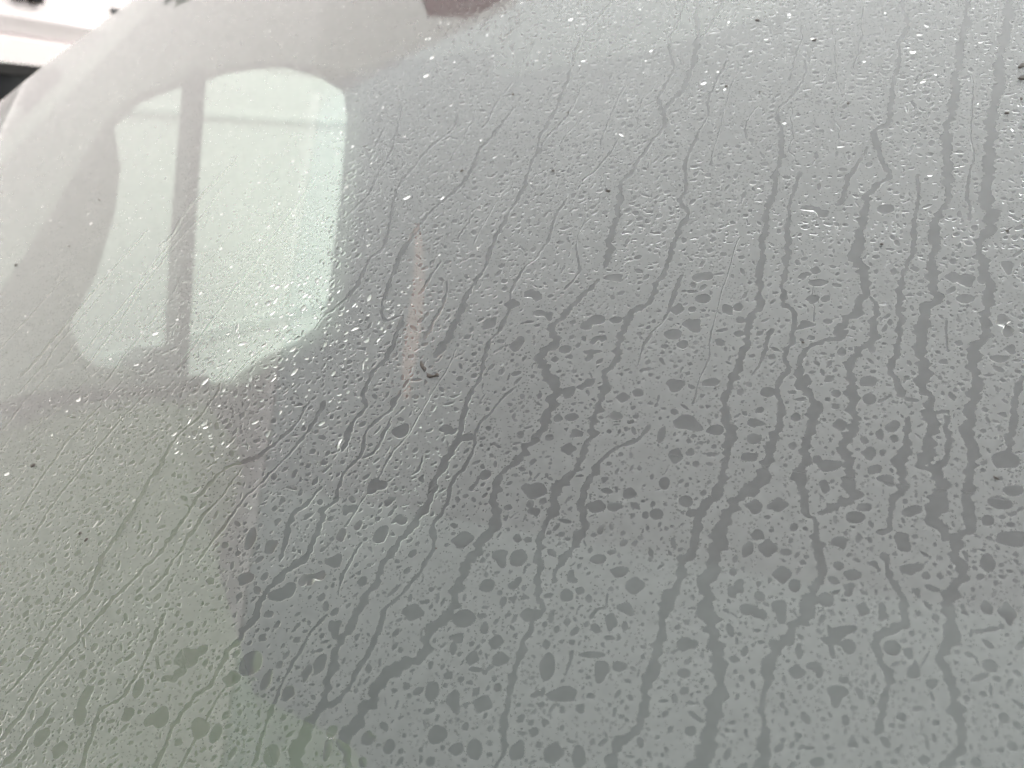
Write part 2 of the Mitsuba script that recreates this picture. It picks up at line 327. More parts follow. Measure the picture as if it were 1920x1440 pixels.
def outline(kind, w, h, r=rng, n=30):
    """A drop's outline around the origin, w across and h along the slope."""
    th = np.linspace(0, 2 * np.pi, n, endpoint=False)
    rad = np.ones(n)
    amp = {'o': 0.05, 'e': 0.06, 's': 0.07, 'p': 0.12, 't': 0.10, 'm': 0.10}[kind]
    for k in range(2, 6):
        rad += amp * r.normal() / k * 1.6 * np.cos(k * th + r.random() * 6.28)
    if kind == 's': rad *= 1 + 0.10 * np.cos(4 * th + r.random() * 1.2)
    if kind == 't':
        a = -math.pi / 2 + r.normal() * 0.9
        rad *= 0.85 + 0.55 * np.exp(-((np.angle(np.exp(1j * (th - a)))) / 0.45) ** 2)
        rad *= 1 + 0.10 * np.cos(3 * (th - a))
    for _ in range(r.integers(0, 2)):                       # pinned corners
        a = r.random() * 6.28
        rad *= 1 + 0.20 * np.exp(-((np.angle(np.exp(1j * (th - a)))) / 0.25) ** 2)
    rad = np.clip(rad, 0.45, 1.7)
    p = Polygon(np.column_stack([np.cos(th) * rad * w / 2, np.sin(th) * rad * h / 2])).buffer(0)
    if kind == 'm':
        parts = [affinity.scale(p, 0.62, 0.66)]
        a = r.random() * 6.28
        at = np.zeros(2)
        for k in range(r.integers(1, 4)):
            a2 = a + r.normal() * 0.7
            nxt = at + np.array([math.cos(a2) * w, math.sin(a2) * h]) * 0.30
            q = affinity.translate(affinity.rotate(affinity.scale(p, 0.40 + 0.25 * r.random(), 0.40 + 0.2 * r.random(), origin=(0, 0)), r.random() * 360, origin=(0, 0)), *nxt)
            parts += [q, LineString([at, nxt]).buffer(min(w, h) * 0.14)]
            at = nxt
        p = unary_union(parts)
        b = min(w, h) * 0.07
        p = p.buffer(b).buffer(-2 * b).buffer(b)
        if p.geom_type != 'Polygon' or p.is_empty: return outline('p', w, h, r, n)
        c = p.centroid
        p = affinity.translate(Polygon(p.exterior), -c.x, -c.y)
    return p


def reach(x, y):
    p = P0 + np.array([x, 0, 0]) + y * U - (sag(x) - SAG0) * N - EYE
    return float(p @ FORWARD)


RIVULETS = [
    ["broad rivulet running full height, the rightmost that reaches the top edge",
     [[1997,3288,51],[1988,3056,54],[1974,2686,55],[1933,2402,57],[1942,2225,59],[1904,2067,58],[1894,1741,56],[1889,1467,54],[1884,1299,52],[1889,1147,50],[1861,1015,48],[1870,878,46],[1892,770,44],[1888,638,44],[1882,537,43],[1862,455,43],[1834,387,43],[1835,242,43],[1829,39,42],[1824,-102,42],[1831,-235,42],[1826,-339,41],[1820,-423,41],[1777,-490,40],[1790,-557,40],[1805,-633,41],[1786,-697,41],[1776,-759,42],[1774,-817,41],[1755,-893,39],[1744,-951,38],[1764,-1013,37],[1782,-1074,37],[1806,-1196,37],[1780,-1286,37],[1773,-1351,37]]],
    ["",
     [[1797,3295,37],[1797,3059,38],[1770,2749,39],[1743,2459,40],[1722,2060,39],[1699,1893,40],[1712,1714,40],[1709,1453,39],[1727,1339,39],[1687,1212,38],[1677,1035,39],[1659,841,42],[1687,672,45],[1643,573,50],[1646,425,54],[1642,213,53],[1682,116,50],[1685,16,48],[1675,-127,47],[1658,-203,47],[1713,-237,46],[1723,-342,45],[1706,-420,44],[1752,-477,42],[1778,-496,40]]],
    ["",
     [[1684,50,16],[1747,75,24],[1749,-30,32],[1744,-142,31],[1712,-220,31]]],
    ["short wide rivulet with tapering tail right of the forked rivulet, lower right",
     [[1613,26,20],[1606,-91,37],[1595,-185,42],[1607,-274,34],[1577,-369,25],[1562,-455,24],[1559,-489,26],[1525,-513,22]]],
    ["rivulet that splits around a clear island and rejoins, right of centre",
     [[1430,3253,25],[1441,3026,27],[1483,2793,29],[1442,2615,28],[1453,2398,24],[1438,2269,23],[1436,2124,25],[1439,1934,27],[1371,1799,28],[1396,1682,30],[1431,1546,32],[1459,1470,34],[1404,1407,36],[1370,1272,42],[1372,1117,47],[1364,979,52],[1353,915,58],[1392,828,55],[1409,716,41],[1428,656,27]]],
    ["",
     [[1428,656,27],[1376,602,36],[1366,541,40],[1338,469,40],[1321,397,28],[1268,379,24],[1210,318,26],[1187,238,29],[1197,152,34],[1245,63,42],[1262,-48,44],[1251,-147,45],[1250,-261,44],[1268,-358,46],[1282,-437,40],[1315,-491,27]]],
    ["",
     [[1428,656,27],[1446,635,30],[1458,517,31],[1460,426,33],[1417,363,36],[1386,283,40],[1390,178,43],[1414,46,45],[1413,-73,45],[1392,-183,44],[1422,-287,42],[1429,-376,39],[1385,-419,35],[1328,-473,31]]],
    ["",
     [[1314,-484,35],[1334,-539,37],[1345,-643,37],[1352,-723,37],[1335,-805,41],[1317,-883,42],[1282,-971,39],[1241,-1052,36],[1237,-1129,33],[1233,-1197,31],[1245,-1327,36],[1250,-1413,46],[1254,-1477,58]]],
    ["narrow rivulet between the two widest rivulets, ending in a forked foot",
     [[1585,1493,15],[1592,1302,18],[1584,1119,22],[1582,959,28],[1563,855,22],[1550,767,23],[1544,743,32],[1552,587,31],[1559,450,29],[1549,325,26],[1531,248,20],[1564,180,21],[1581,111,29]]],
    ["wavy rivulet in the lower right corner, left of the rightmost rivulet",
     [[1563,-587,26],[1587,-677,27],[1617,-754,28],[1626,-827,29],[1597,-874,30],[1563,-904,31],[1567,-967,29],[1594,-1024,28],[1588,-1106,26],[1585,-1152,24],[1568,-1239,23]]],
    ["long straight rivulet from upper right of centre down to the bottom edge",
     [[965,2472,15],[984,2295,17],[939,2127,18],[885,1983,21],[911,1842,25],[945,1689,28],[935,1495,30],[944,1342,30],[940,1164,30],[939,1019,30],[951,841,29],[974,636,29],[994,552,30],[955,464,31],[952,310,32],[944,142,33],[919,41,34],[941,-71,37],[971,-237,39],[975,-378,40],[969,-462,38],[920,-523,36],[912,-581,35],[915,-663,35],[887,-744,34],[901,-816,35],[873,-900,36],[866,-1003,37],[876,-1099,35],[872,-1171,33],[858,-1231,32],[867,-1299,33],[862,-1382,34],[810,-1447,35],[796,-1518,36],[804,-1583,36]]],
    ["rivulet widening into a broad stream, second long one right of centre",
     [[1051,1485,18],[1044,1362,19],[1033,1226,21],[1037,1081,23],[1063,906,25],[1059,745,27],[1076,598,26],[1134,507,23],[1137,401,24],[1126,296,26],[1146,198,26],[1110,96,27],[1138,-14,33],[1148,-101,39],[1133,-203,46],[1113,-292,51],[1091,-387,54],[1035,-461,54],[1020,-551,51],[1006,-647,50],[985,-736,49],[988,-832,51],[1007,-945,52],[1040,-1020,53],[1076,-1079,54],[1082,-1162,55],[1088,-1236,56],[1082,-1383,56],[1070,-1455,53],[1074,-1520,49]]],
    ["long rivulet from the top edge that breaks off at mid height",
     [[204,3390,31],[335,2722,33],[342,2681,35],[347,2446,34],[347,2264,35],[306,2132,34],[274,2003,29],[296,1894,23],[270,1752,21],[228,1596,22],[210,1479,30],[179,1379,34],[211,1155,35],[222,979,36],[236,833,36],[235,748,35]]],
    ["",
     [[418,3228,23],[394,2952,25],[360,2778,26],[342,2681,28]]],
    ["",
     [[143,3334,20],[177,2918,14],[158,2764,17],[243,2394,21],[218,2179,24],[257,2014,24]]],
    ["big forked rivulet curving from the centre to the lower left",
     [[231,678,25],[190,572,31],[114,449,37],[100,359,43],[120,261,46],[90,161,46],[150,81,43],[203,-27,46],[214,-126,48],[215,-213,42],[170,-302,38],[144,-387,35],[101,-474,35],[95,-561,39],[105,-619,46],[140,-726,48],[125,-811,47],[93,-929,41],[88,-1034,42],[89,-1100,45],[53,-1163,49],[51,-1258,50],[11,-1319,49],[-50,-1392,46],[-58,-1463,43],[-78,-1506,41],[-106,-1608,38],[-67,-1703,36],[-38,-1775,35]]],
    ["thin rivulet between the two central long rivulets, widening at the bottom",
     [[545,2496,15],[515,2254,16],[505,2086,17],[522,1953,18],[501,1830,19],[491,1709,20],[477,1556,21],[510,1408,22],[509,1254,24],[562,1150,25],[535,1031,26],[529,776,25],[506,643,26],[503,525,30],[432,469,34],[430,347,35],[437,200,37],[407,105,38],[416,-38,39],[409,-159,40],[419,-261,39],[411,-362,39],[393,-453,40],[349,-536,42],[346,-612,38],[351,-675,34],[345,-767,32],[374,-866,30],[411,-978,29],[442,-1028,29],[418,-1105,28],[409,-1174,29],[408,-1243,29],[413,-1330,28],[424,-1404,26],[439,-1527,24],[446,-1597,24],[455,-1664,24]]],
    ["side rivulet with a thin crooked tail beside the central stream, lower middle",
     [[644,-150,11],[613,-236,18],[543,-286,21],[483,-384,24],[462,-464,27],[464,-567,27],[505,-651,28],[485,-735,35],[451,-819,31],[442,-922,23]]],
    ["hair-thin crooked trickle ending beside a pair of large drops, centre",
     [[618,727,20],[601,570,19],[588,418,12],[541,343,19],[531,259,12],[528,153,7]]],
    ["long thin rivulet from the top ending at the black curled shape",
     [[-325,3248,14],[-346,3140,16],[-420,2818,19],[-381,2374,22],[-378,2049,25],[-394,1841,25],[-374,1653,19],[-369,1479,20],[-357,1289,23],[-377,1129,22],[-386,986,24],[-376,821,27],[-376,743,27],[-400,560,30],[-406,424,36],[-405,304,35],[-417,200,33],[-433,125,30]]],
    ["",
     [[-276,2301,16],[-279,2040,15],[-324,1891,15],[-364,1784,16],[-361,1652,18]]],
    ["rivulet starting mid glass and growing into the lower left stream",
     [[-84,1270,17],[-111,1126,20],[-103,986,20],[-125,809,15],[-164,750,15],[-184,581,18],[-154,449,19],[-157,330,21],[-186,241,24],[-178,152,26],[-167,33,29],[-179,-74,31],[-161,-185,33],[-154,-284,34],[-155,-412,37],[-163,-484,40],[-164,-605,39],[-178,-690,37],[-189,-753,34],[-216,-842,34],[-243,-948,33],[-245,-1027,34],[-257,-1098,36],[-267,-1210,38],[-276,-1381,40],[-252,-1499,44],[-262,-1632,52],[-249,-1742,57],[-232,-1818,61]]],
    ["crooked narrow rivulet running beside the lower left stream",
     [[28,-10,12],[-15,-81,13],[-46,-162,15],[-83,-244,19],[-61,-359,21],[-67,-454,22],[-93,-557,20],[-78,-644,20],[-97,-740,23],[-65,-849,21],[-77,-949,19],[-120,-1060,20],[-158,-1133,21],[-152,-1207,23],[-156,-1256,23],[-156,-1328,24],[-170,-1407,26],[-191,-1487,25],[-235,-1526,23]]],
    ["rivulet bending through the middle left, crossing beside the orange streak",
     [[-645,2145,13],[-702,1856,25],[-740,1718,24],[-731,1595,27],[-737,1414,30],[-801,1275,29],[-856,1152,23],[-878,1000,31],[-881,832,34],[-871,618,25],[-852,484,21],[-780,358,16],[-704,397,16]]],
    ["",
     [[-704,397,16],[-685,329,27],[-676,216,28],[-684,108,28],[-711,3,26],[-704,-98,22],[-664,-206,22],[-682,-285,30],[-665,-377,31],[-671,-442,19]]],
    ["rivulet along the dark edge of the green dashboard area, lower left",
     [[-520,-76,24],[-519,-185,27],[-565,-257,26],[-592,-332,21],[-561,-440,19],[-585,-506,17],[-610,-568,17],[-580,-688,22],[-619,-752,28],[-602,-867,30],[-595,-960,30],[-654,-1035,33],[-682,-1129,32],[-689,-1220,30],[-695,-1315,32],[-733,-1413,28],[-736,-1519,24],[-784,-1631,24],[-799,-1709,27],[-784,-1833,29],[-756,-1913,30]]],
    ["",
     [[-679,-626,14],[-704,-708,20],[-747,-778,27],[-727,-894,30],[-699,-1004,26]]],
    ["",
     [[-508,-231,24],[-501,-344,22],[-516,-427,18],[-557,-466,11]]],
    ["faint thin rivulet down the grey strip right of the bright window",
     [[-1031,2110,13],[-994,1949,18],[-1067,1810,21],[-1116,1626,22],[-1146,1457,22],[-1117,1252,23],[-1047,1037,23],[-1020,902,23],[-1069,794,23],[-1061,643,25],[-1076,521,25],[-1113,447,23],[-1143,390,20],[-1169,284,16]]],
    ["faintest upper left rivulet, beside the top corner of the bright window",
     [[-1498,2340,14],[-1379,1932,15],[-1337,1726,16],[-1338,1538,17],[-1322,1370,18],[-1367,1222,18],[-1404,1141,18]]],
    ["short faint rivulet just right of the bright window",
     [[-1501,2031,13],[-1474,1826,16]]],
    ["rivulet crossing from the grey glass into the green area, left",
     [[-882,-161,30],[-887,-301,23],[-909,-437,17],[-956,-551,17],[-982,-626,16],[-1033,-747,17],[-1053,-862,18],[-1075,-988,18],[-1085,-1074,18]]],
    ["soft rivulet below the bright window's lower right corner",
     [[-971,-167,20],[-969,-266,22],[-1034,-426,25],[-1078,-514,27],[-1203,-573,29],[-1235,-632,29],[-1252,-675,29],[-1293,-881,28],[-1303,-1023,27],[-1353,-1148,25],[-1407,-1279,25],[-1438,-1405,26],[-1474,-1534,26],[-1506,-1677,25],[-1517,-1811,25],[-1534,-1908,25]]],
    ["rivulet starting at the bright window's bottom edge",
     [[-1553,-75,16],[-1527,-157,19],[-1549,-323,21],[-1605,-434,24],[-1594,-601,27],[-1603,-714,29],[-1585,-880,31],[-1595,-1068,32],[-1560,-1241,29],[-1601,-1371,27],[-1621,-1494,26],[-1619,-1636,25],[-1645,-1743,23]]],
    ["rivulet in the green lower left, between two longer ones",
     [[-1106,-1293,19],[-1089,-1413,22],[-1074,-1513,24],[-1094,-1633,24],[-1145,-1729,24],[-1119,-1848,24],[-1096,-1917,23],[-1062,-1976,23]]],
    ["narrow rivulet low on the glass left of the broad lower left stream",
     [[-384,-1187,12],[-425,-1303,16],[-442,-1466,18],[-435,-1595,19],[-417,-1721,19],[-410,-1784,18]]],
    ["hair-thin short trickle left of the crooked narrow rivulet",
     [[-376,-865,11],[-392,-1014,15],[-374,-1110,8]]],
    ["broad short rivulet in the bottom left corner",
     [[-1382,-1722,25],[-1411,-1833,30],[-1422,-1937,31],[-1457,-1997,28]]],
    ["thin rivulet starting at the dark dashboard line, far left",
     [[-2199,-76,11],[-2244,-284,14],[-2286,-504,16],[-2292,-693,16],[-2269,-915,15]]],
    ["thin rivulet second from the dark dashboard line, left",
     [[-1970,-156,14],[-2041,-406,16],[-2071,-655,18],[-2089,-868,18],[-2076,-1048,17]]],
    ["fine dark trickle crossing the bottom of the bright window",
     [[-1540,124,8],[-1569,-26,9],[-1591,-79,11]]],
    ["fine bent trickle across the bright window's lower right corner",
     [[-1358,182,8],[-1459,45,9],[-1481,-90,11]]],
    ["narrow right edge rivulet ending in the large round drop",
     [[2019,289,25],[1995,266,27],[1980,173,29],[1971,63,31],[1951,-33,33],[1946,-95,35]]],
    ["short hooked trickle between two long rivulets right of centre",
     [[1044,425,23],[1040,262,13],[1008,149,11]]],
    ["tiny upright trickle inside the right hand pair of broad rivulets",
     [[1729,550,11],[1733,373,23]]],
    ["short zigzag trickle in the upper right",
     [[1351,1698,16],[1314,1553,21],[1277,1445,24],[1261,1308,25],[1236,1237,25]]],
    ["small faint trickle near the top between central rivulets",
     [[774,2038,11],[735,1881,13],[753,1756,14]]],
    ["thin stepped trickle near the top, left of the broken rivulet",
     [[-5,2291,12],[-25,1871,13],[-18,1706,14]]],
    ["thin slanting trickle below the stepped one, upper middle",
     [[74,1759,12],[59,1670,14],[-42,1400,17]]],
    ["thin trickle just right of the orange streak",
     [[-639,789,14],[-655,631,19],[-666,535,24]]],
    ["short thin trickle above the black curled shape",
     [[-549,644,13],[-514,461,18],[-519,327,20],[-525,233,18]]],
    ["short slanting trickle in the upper middle, left",
     [[-579,1155,11],[-601,943,17]]],
    ["little bent trickle low in the middle with a round drop below",
     [[652,-917,10],[660,-976,13],[639,-984,15],[614,-1034,15]]],
    ["short upright streak low in the middle",
     [[588,-1156,22],[584,-1251,14]]],
    ["short crooked trickle left of the lower left stream's upper part",
     [[-275,-414,14],[-266,-488,16],[-288,-529,9]]],
    ["short streak between two lower middle rivulets",
     [[11,-493,20],[3,-573,19]]],
]
DROPS = [
    [715,416,92,78,5,"t"], [644,349,83,64,5,"e"], [787,-124,118,87,7,"t"], [710,65,75,70,6,"p"], [850,96,78,46,7,"p"], [696,293,50,50,5,"e"], [778,-293,54,72,8,"s"], [760,-426,49,54,9,"o"],
    [855,-495,59,48,9,"p"], [887,-542,39,42,9,"o"], [758,-568,52,52,9,"o"], [702,-198,30,91,7,"e"], [909,-146,62,59,8,"p"], [1054,-91,73,69,8,"m"], [1060,-169,56,57,8,"e"], [1055,-258,67,45,9,"e"],
    [1081,72,62,56,7,"p"], [1218,147,45,73,7,"s"], [1244,-311,34,44,9,"o"], [1274,16,56,70,8,"o"], [1174,-644,62,70,10,"s"], [1106,-661,41,65,10,"p"], [1131,-596,48,45,10,"p"], [1186,-457,71,56,10,"s"],
    [1105,-478,61,60,9,"s"], [1242,-868,63,72,11,"t"], [1158,-897,88,68,11,"m"], [1090,-823,50,78,11,"m"], [1171,-837,35,41,11,"o"], [1235,-739,61,67,11,"s"], [1280,-774,42,53,11,"p"], [962,-1059,92,69,11,"m"],
    [971,-1162,45,37,12,"o"], [1322,-1083,50,51,12,"s"], [1450,-1124,71,63,13,"t"], [1379,-1060,76,44,12,"m"], [1387,-807,52,56,11,"o"], [1410,-575,75,56,10,"m"], [1462,-697,59,45,11,"e"], [1456,-754,69,44,11,"m"],
    [1505,-819,40,51,12,"s"], [1566,-818,40,62,12,"m"], [1454,-464,68,54,10,"e"], [1480,-416,54,36,10,"p"], [1615,-536,83,90,11,"m"], [1647,-636,99,62,11,"m"], [1639,-403,64,49,10,"p"], [1922,-317,79,59,11,"e"],
    [1962,-456,117,64,11,"e"], [1942,-743,48,77,12,"s"], [1965,-256,69,50,11,"o"], [1942,-125,82,91,10,"o"], [1882,-568,50,70,11,"p"], [1883,-397,44,44,11,"o"], [1879,-737,39,50,12,"o"], [1602,-939,55,56,12,"o"],
    [1669,-1004,41,82,13,"m"], [1888,-937,47,43,13,"o"], [1652,-947,32,40,12,"o"], [1436,-927,124,53,12,"m"], [1471,-962,43,56,12,"e"], [1422,-991,23,45,12,"e"], [1752,805,63,65,6,"s"], [1802,794,66,84,7,"p"],
    [1859,801,33,52,7,"o"], [1799,682,73,56,7,"e"], [1960,901,62,73,7,"t"], [1939,577,55,66,8,"p"], [1957,515,66,65,8,"m"], [1966,420,77,51,8,"m"], [1925,366,77,62,8,"m"], [1457,1228,78,68,4,"e"],
    [1211,717,84,47,5,"e"], [1154,1198,110,69,3,"m"], [1149,756,59,54,5,"m"], [1201,617,66,52,6,"t"], [1251,622,39,45,6,"o"], [1192,793,45,48,5,"s"], [1189,462,77,50,6,"t"], [1341,430,42,49,7,"t"],
    [1342,322,37,47,7,"o"], [1456,354,29,47,7,"o"], [1454,178,72,56,8,"p"], [1464,89,51,59,8,"o"], [1340,99,36,44,8,"o"], [1367,-54,51,57,8,"s"], [1202,-41,40,43,8,"o"], [1556,-35,49,62,9,"p"],
    [1481,-174,64,64,9,"m"], [1505,-244,52,43,10,"p"], [1544,-281,73,47,10,"t"], [1344,-253,83,59,9,"e"], [1301,-233,34,44,9,"o"], [1338,-349,37,61,10,"p"], [1513,-80,30,51,9,"p"], [1556,591,37,31,7,"p"],
    [691,711,62,56,4,"o"], [726,720,62,56,4,"o"], [734,576,70,61,4,"e"], [633,501,57,67,4,"s"], [851,519,50,66,5,"p"], [894,536,45,52,5,"o"], [850,321,58,50,6,"m"], [922,378,44,37,6,"e"],
    [915,460,36,45,5,"o"], [296,688,112,51,3,"t"], [-64,553,107,82,2,"m"], [26,427,88,71,3,"m"], [-153,488,70,66,2,"s"], [-224,355,70,79,3,"s"], [-48,236,66,88,4,"p"], [282,408,84,68,4,"e"],
    [246,372,59,61,4,"p"], [373,415,58,47,4,"e"], [186,220,59,52,4,"e"], [321,292,63,59,5,"m"], [311,215,105,45,5,"m"], [307,183,52,64,5,"m"], [266,-21,61,66,6,"p"], [333,31,70,79,6,"m"],
    [315,-153,59,46,6,"e"], [359,-232,63,45,7,"t"], [258,-165,37,46,6,"o"], [345,-316,58,60,7,"s"], [249,-268,36,39,7,"o"], [505,-25,54,52,6,"s"], [562,7,54,41,6,"p"], [499,-126,58,45,7,"e"],
    [266,-533,96,77,8,"s"], [223,-523,40,41,8,"o"], [482,-399,43,52,8,"p"], [263,-597,35,40,8,"o"], [299,-629,30,40,8,"o"], [637,-492,53,54,9,"p"], [280,-627,39,35,8,"o"], [43,-794,92,68,9,"s"],
    [212,-840,71,70,9,"t"], [287,-837,66,79,9,"p"], [307,-943,65,62,10,"m"], [205,-969,54,63,10,"p"], [-45,-1123,85,67,10,"s"], [160,-1113,90,73,10,"o"], [161,-1190,52,42,10,"p"], [248,-1136,32,50,10,"e"],
    [159,-1230,28,54,11,"e"], [242,-1253,47,52,11,"s"], [307,-1179,55,53,11,"s"], [342,-1238,62,52,11,"p"], [514,-1232,60,97,11,"e"], [700,-1202,65,72,11,"t"], [758,-1183,58,34,12,"e"], [656,-1160,88,27,11,"e"],
    [728,-967,60,54,11,"t"], [692,-1028,41,69,11,"s"], [677,-830,62,48,10,"p"], [742,-875,65,72,10,"p"], [588,-792,63,40,10,"e"], [525,-570,74,59,9,"s"], [594,-560,61,44,9,"p"], [718,-579,28,33,9,"o"],
    [509,-882,43,62,10,"m"], [509,-956,51,51,10,"p"], [391,-1057,51,55,10,"o"], [413,-1047,47,38,10,"o"], [510,-1092,23,29,11,"o"], [285,-1022,28,43,10,"o"], [591,-1316,102,56,12,"p"], [511,-1329,55,34,12,"m"],
    [137,-1397,55,74,11,"p"], [224,-1411,61,76,11,"t"], [331,-1404,68,60,12,"s"], [210,-1538,68,66,12,"o"], [293,-1569,52,43,12,"o"], [496,-1530,50,73,12,"p"], [353,-1556,55,70,12,"o"], [615,-1511,63,68,13,"s"],
    [698,-1506,48,74,13,"p"], [-886,-1450,144,99,10,"m"], [-609,-1430,100,99,10,"p"], [-655,-1501,72,58,10,"s"], [-907,-1532,90,60,10,"m"], [-872,-1691,78,78,11,"p"], [-687,-1696,115,92,11,"m"], [-1020,-1708,52,58,11,"e"],
    [-909,-1708,60,48,11,"o"], [-612,-1701,48,74,11,"e"], [-1351,-1857,90,79,11,"m"], [-1236,-1883,63,67,11,"s"], [-1256,-1683,55,106,10,"p"], [-1232,-1751,89,75,10,"m"], [-1038,-1605,48,84,10,"e"], [-355,-1729,61,84,12,"e"],
    [-281,-1691,45,69,12,"p"], [-607,-1127,95,99,9,"t"], [-819,-1098,70,63,8,"s"], [-511,-1048,75,70,8,"m"], [-452,-964,70,76,8,"t"], [-552,-1066,47,55,8,"o"], [-777,-942,60,71,7,"p"], [-332,-1232,62,68,10,"t"],
    [-326,-1382,52,77,10,"p"], [-892,-918,57,101,7,"p"], [-363,-1424,39,64,10,"p"], [-299,-1033,41,48,9,"o"], [-401,-1510,51,63,11,"p"], [-511,-1479,44,78,10,"p"], [-171,-1606,44,46,12,"o"], [-160,-1666,32,82,12,"e"],
    [-29,-1601,51,49,12,"p"], [58,-1611,46,51,12,"p"], [-427,-305,82,80,5,"p"], [-209,-278,84,66,6,"m"], [-335,-664,62,60,7,"m"], [-253,-744,88,63,8,"m"], [-499,-724,93,61,7,"m"], [-309,-820,61,88,8,"p"],
    [-481,-846,43,69,8,"p"], [-425,-793,33,53,8,"p"], [-108,-308,63,47,6,"p"], [35,-485,50,54,7,"o"], [1,62,59,45,5,"m"], [-438,-601,54,85,7,"e"], [-406,-592,64,51,7,"e"],
]

trace = [(label, ribbon(p)) for label, p in RIVULETS]
solid, added = unary_union([g for _, g in trace]), []
shapely.prepare(solid)
for k in range(90):                                             # slimmer trickles between the traced ones
    if k % 5 < 3: s, t, w, run = rng.uniform(-0.34, -0.03), rng.uniform(-0.19, 0.20), rng.uniform(1.1, 3.2), rng.uniform(0.05, 0.17)
    else: s, t, w, run = rng.uniform(-0.13, 0.21), rng.uniform(0.02, 0.33), rng.uniform(0.6, 1.6), rng.uniform(0.03, 0.11)
    q = np.linspace(0, 1, 9)
    g = ribbon(np.column_stack([s + np.cumsum(rng.normal(size=9)) * 0.0013 - 0.01 * q * (s < 0), t - run * q, w * 1e-3 * (0.45 + 0.7 * q) * rng.uniform(0.6, 1.2, 9)]) * 1e4)
    if g.geom_type == 'Polygon' and not g.buffer(0.0015).intersects(solid) and not any(g.distance(q) < 0.0015 for q in added):
        trace.append(('', g)); added.append(g)
water = [(label, g) for label, g in trace]
for s, t, w, h, ang, kind in DROPS:
    g = affinity.rotate(outline(kind, w * 1e-4, h * 1e-4), ang + rng.normal() * 6, origin=(0, 0))
    water.append(('drop', affinity.translate(g, s * 1e-4, t * 1e-4)))
big = unary_union([g for _, g in water])

# scattered drops: sizes drawn first, largest placed first, none touching the streams
tree = STRtree(list(getattr(big, 'geoms', [big])))
x0, y0, x1, y1 = VIEW.bounds
count = 19500
size = np.where(rng.random(count) < 0.34, rng.uniform(0.5, 1.1, count), np.where(rng.random(count) < 0.78, rng.uniform(1.1, 2.3, count), rng.uniform(2.3, 3.7, count))) * 1e-3
size = np.sort(size)[::-1]
cells, scattered = {}, []
shapely.prepare(VIEW)
pts = np.column_stack([rng.uniform(x0, x1, 200000), rng.uniform(y0, y1, 200000)])
pts = pts[shapely.contains_xy(VIEW, pts[:, 0], pts[:, 1])]
rel = on_glass(pts) - EYE
near = rel @ FORWARD                                            # built as far round as a step to the side would show
pts = pts[(np.abs(rel @ RT / near) < 0.60) & (np.abs(rel @ UC / near) < 0.46)]
# fewer and smaller on the far upper left of the glass
far = np.clip((-0.16 - pts[:, 0] + 0.35 * np.clip(pts[:, 1] - 0.1, -0.2, 0.3)) / 0.12, 0, 1)
clump = meshkit.fbm(np.column_stack([pts * 28, np.zeros(len(pts))]), 3, 5)
keep = (rng.random(len(pts)) > far * 0.86) & (rng.random(len(pts)) < 0.45 + 1.4 * np.clip(clump - 0.3, 0, 1))
pts, far = pts[keep], far[keep]
at, C = 0, 0.005
gap = np.zeros(len(pts)); qi, qd = tree.query_nearest(shapely.points(pts), return_distance=True, all_matches=False); gap[qi[0]] = qd
for d in size:
    for tries in range(12):
        if at >= len(pts): break
        x, y = pts[at]; f = far[at]; free = gap[at]; at += 1
        dd = d * (1 - 0.45 * f)
        if free < dd * 0.62 + 0.0002: continue
        i, j = int(x // C), int(y // C)
        if any(math.hypot(x - a, y - b) < 0.57 * (dd + q) + 0.0001 for u_ in (-1, 0, 1) for v_ in (-1, 0, 1) for a, b, q in cells.get((i + u_, j + v_), ())): continue
        cells.setdefault((i, j), []).append((x, y, dd)); scattered.append((x, y, dd, f)); break
open('/tmp/w_count.txt','w').write(str((len(scattered),count))) if False else None

RINGS = [1, 0.93, 0.82, 0.62, 0.32]
def dome(poly, height, power=2.0, rings=RINGS):
    """A closed lens of water over a star-shaped outline."""
    p = np.array(poly.exterior.coords)[:-1]
    if not poly.exterior.is_ccw: p = p[::-1]
    c = np.array(poly.centroid.coords[0]); n = len(p)
    v = [on_glass(c + (p - c) * k, height * (1 - k ** power)) for k in rings] + [on_glass([c], height), on_glass([c], LOW), on_glass(p, LOW)]
    i = np.arange(n); j = (i + 1) % n; f = []
    m = len(rings)
    for k in range(m - 1):
        f += [np.column_stack([k * n + i, k * n + j, (k + 1) * n + j]), np.column_stack([k * n + i, (k + 1) * n + j, (k + 1) * n + i])]
    f += [np.column_stack([(m - 1) * n + i, (m - 1) * n + j, np.full(n, m * n)]), np.column_stack([m * n + 2 + j, m * n + 2 + i, np.full(n, m * n + 1)])]
    return np.vstack(v), np.vstack(f)


def edge_of(v, poly):
    """Which of the points v are corners of the polygon."""
    have = np.round(shapely.get_coordinates(poly) * 1e8).astype(np.int64)
    key = lambda a: a[:, 0] * 100000007 + a[:, 1]
    return np.isin(key(np.round(v * 1e8).astype(np.int64)), key(have))


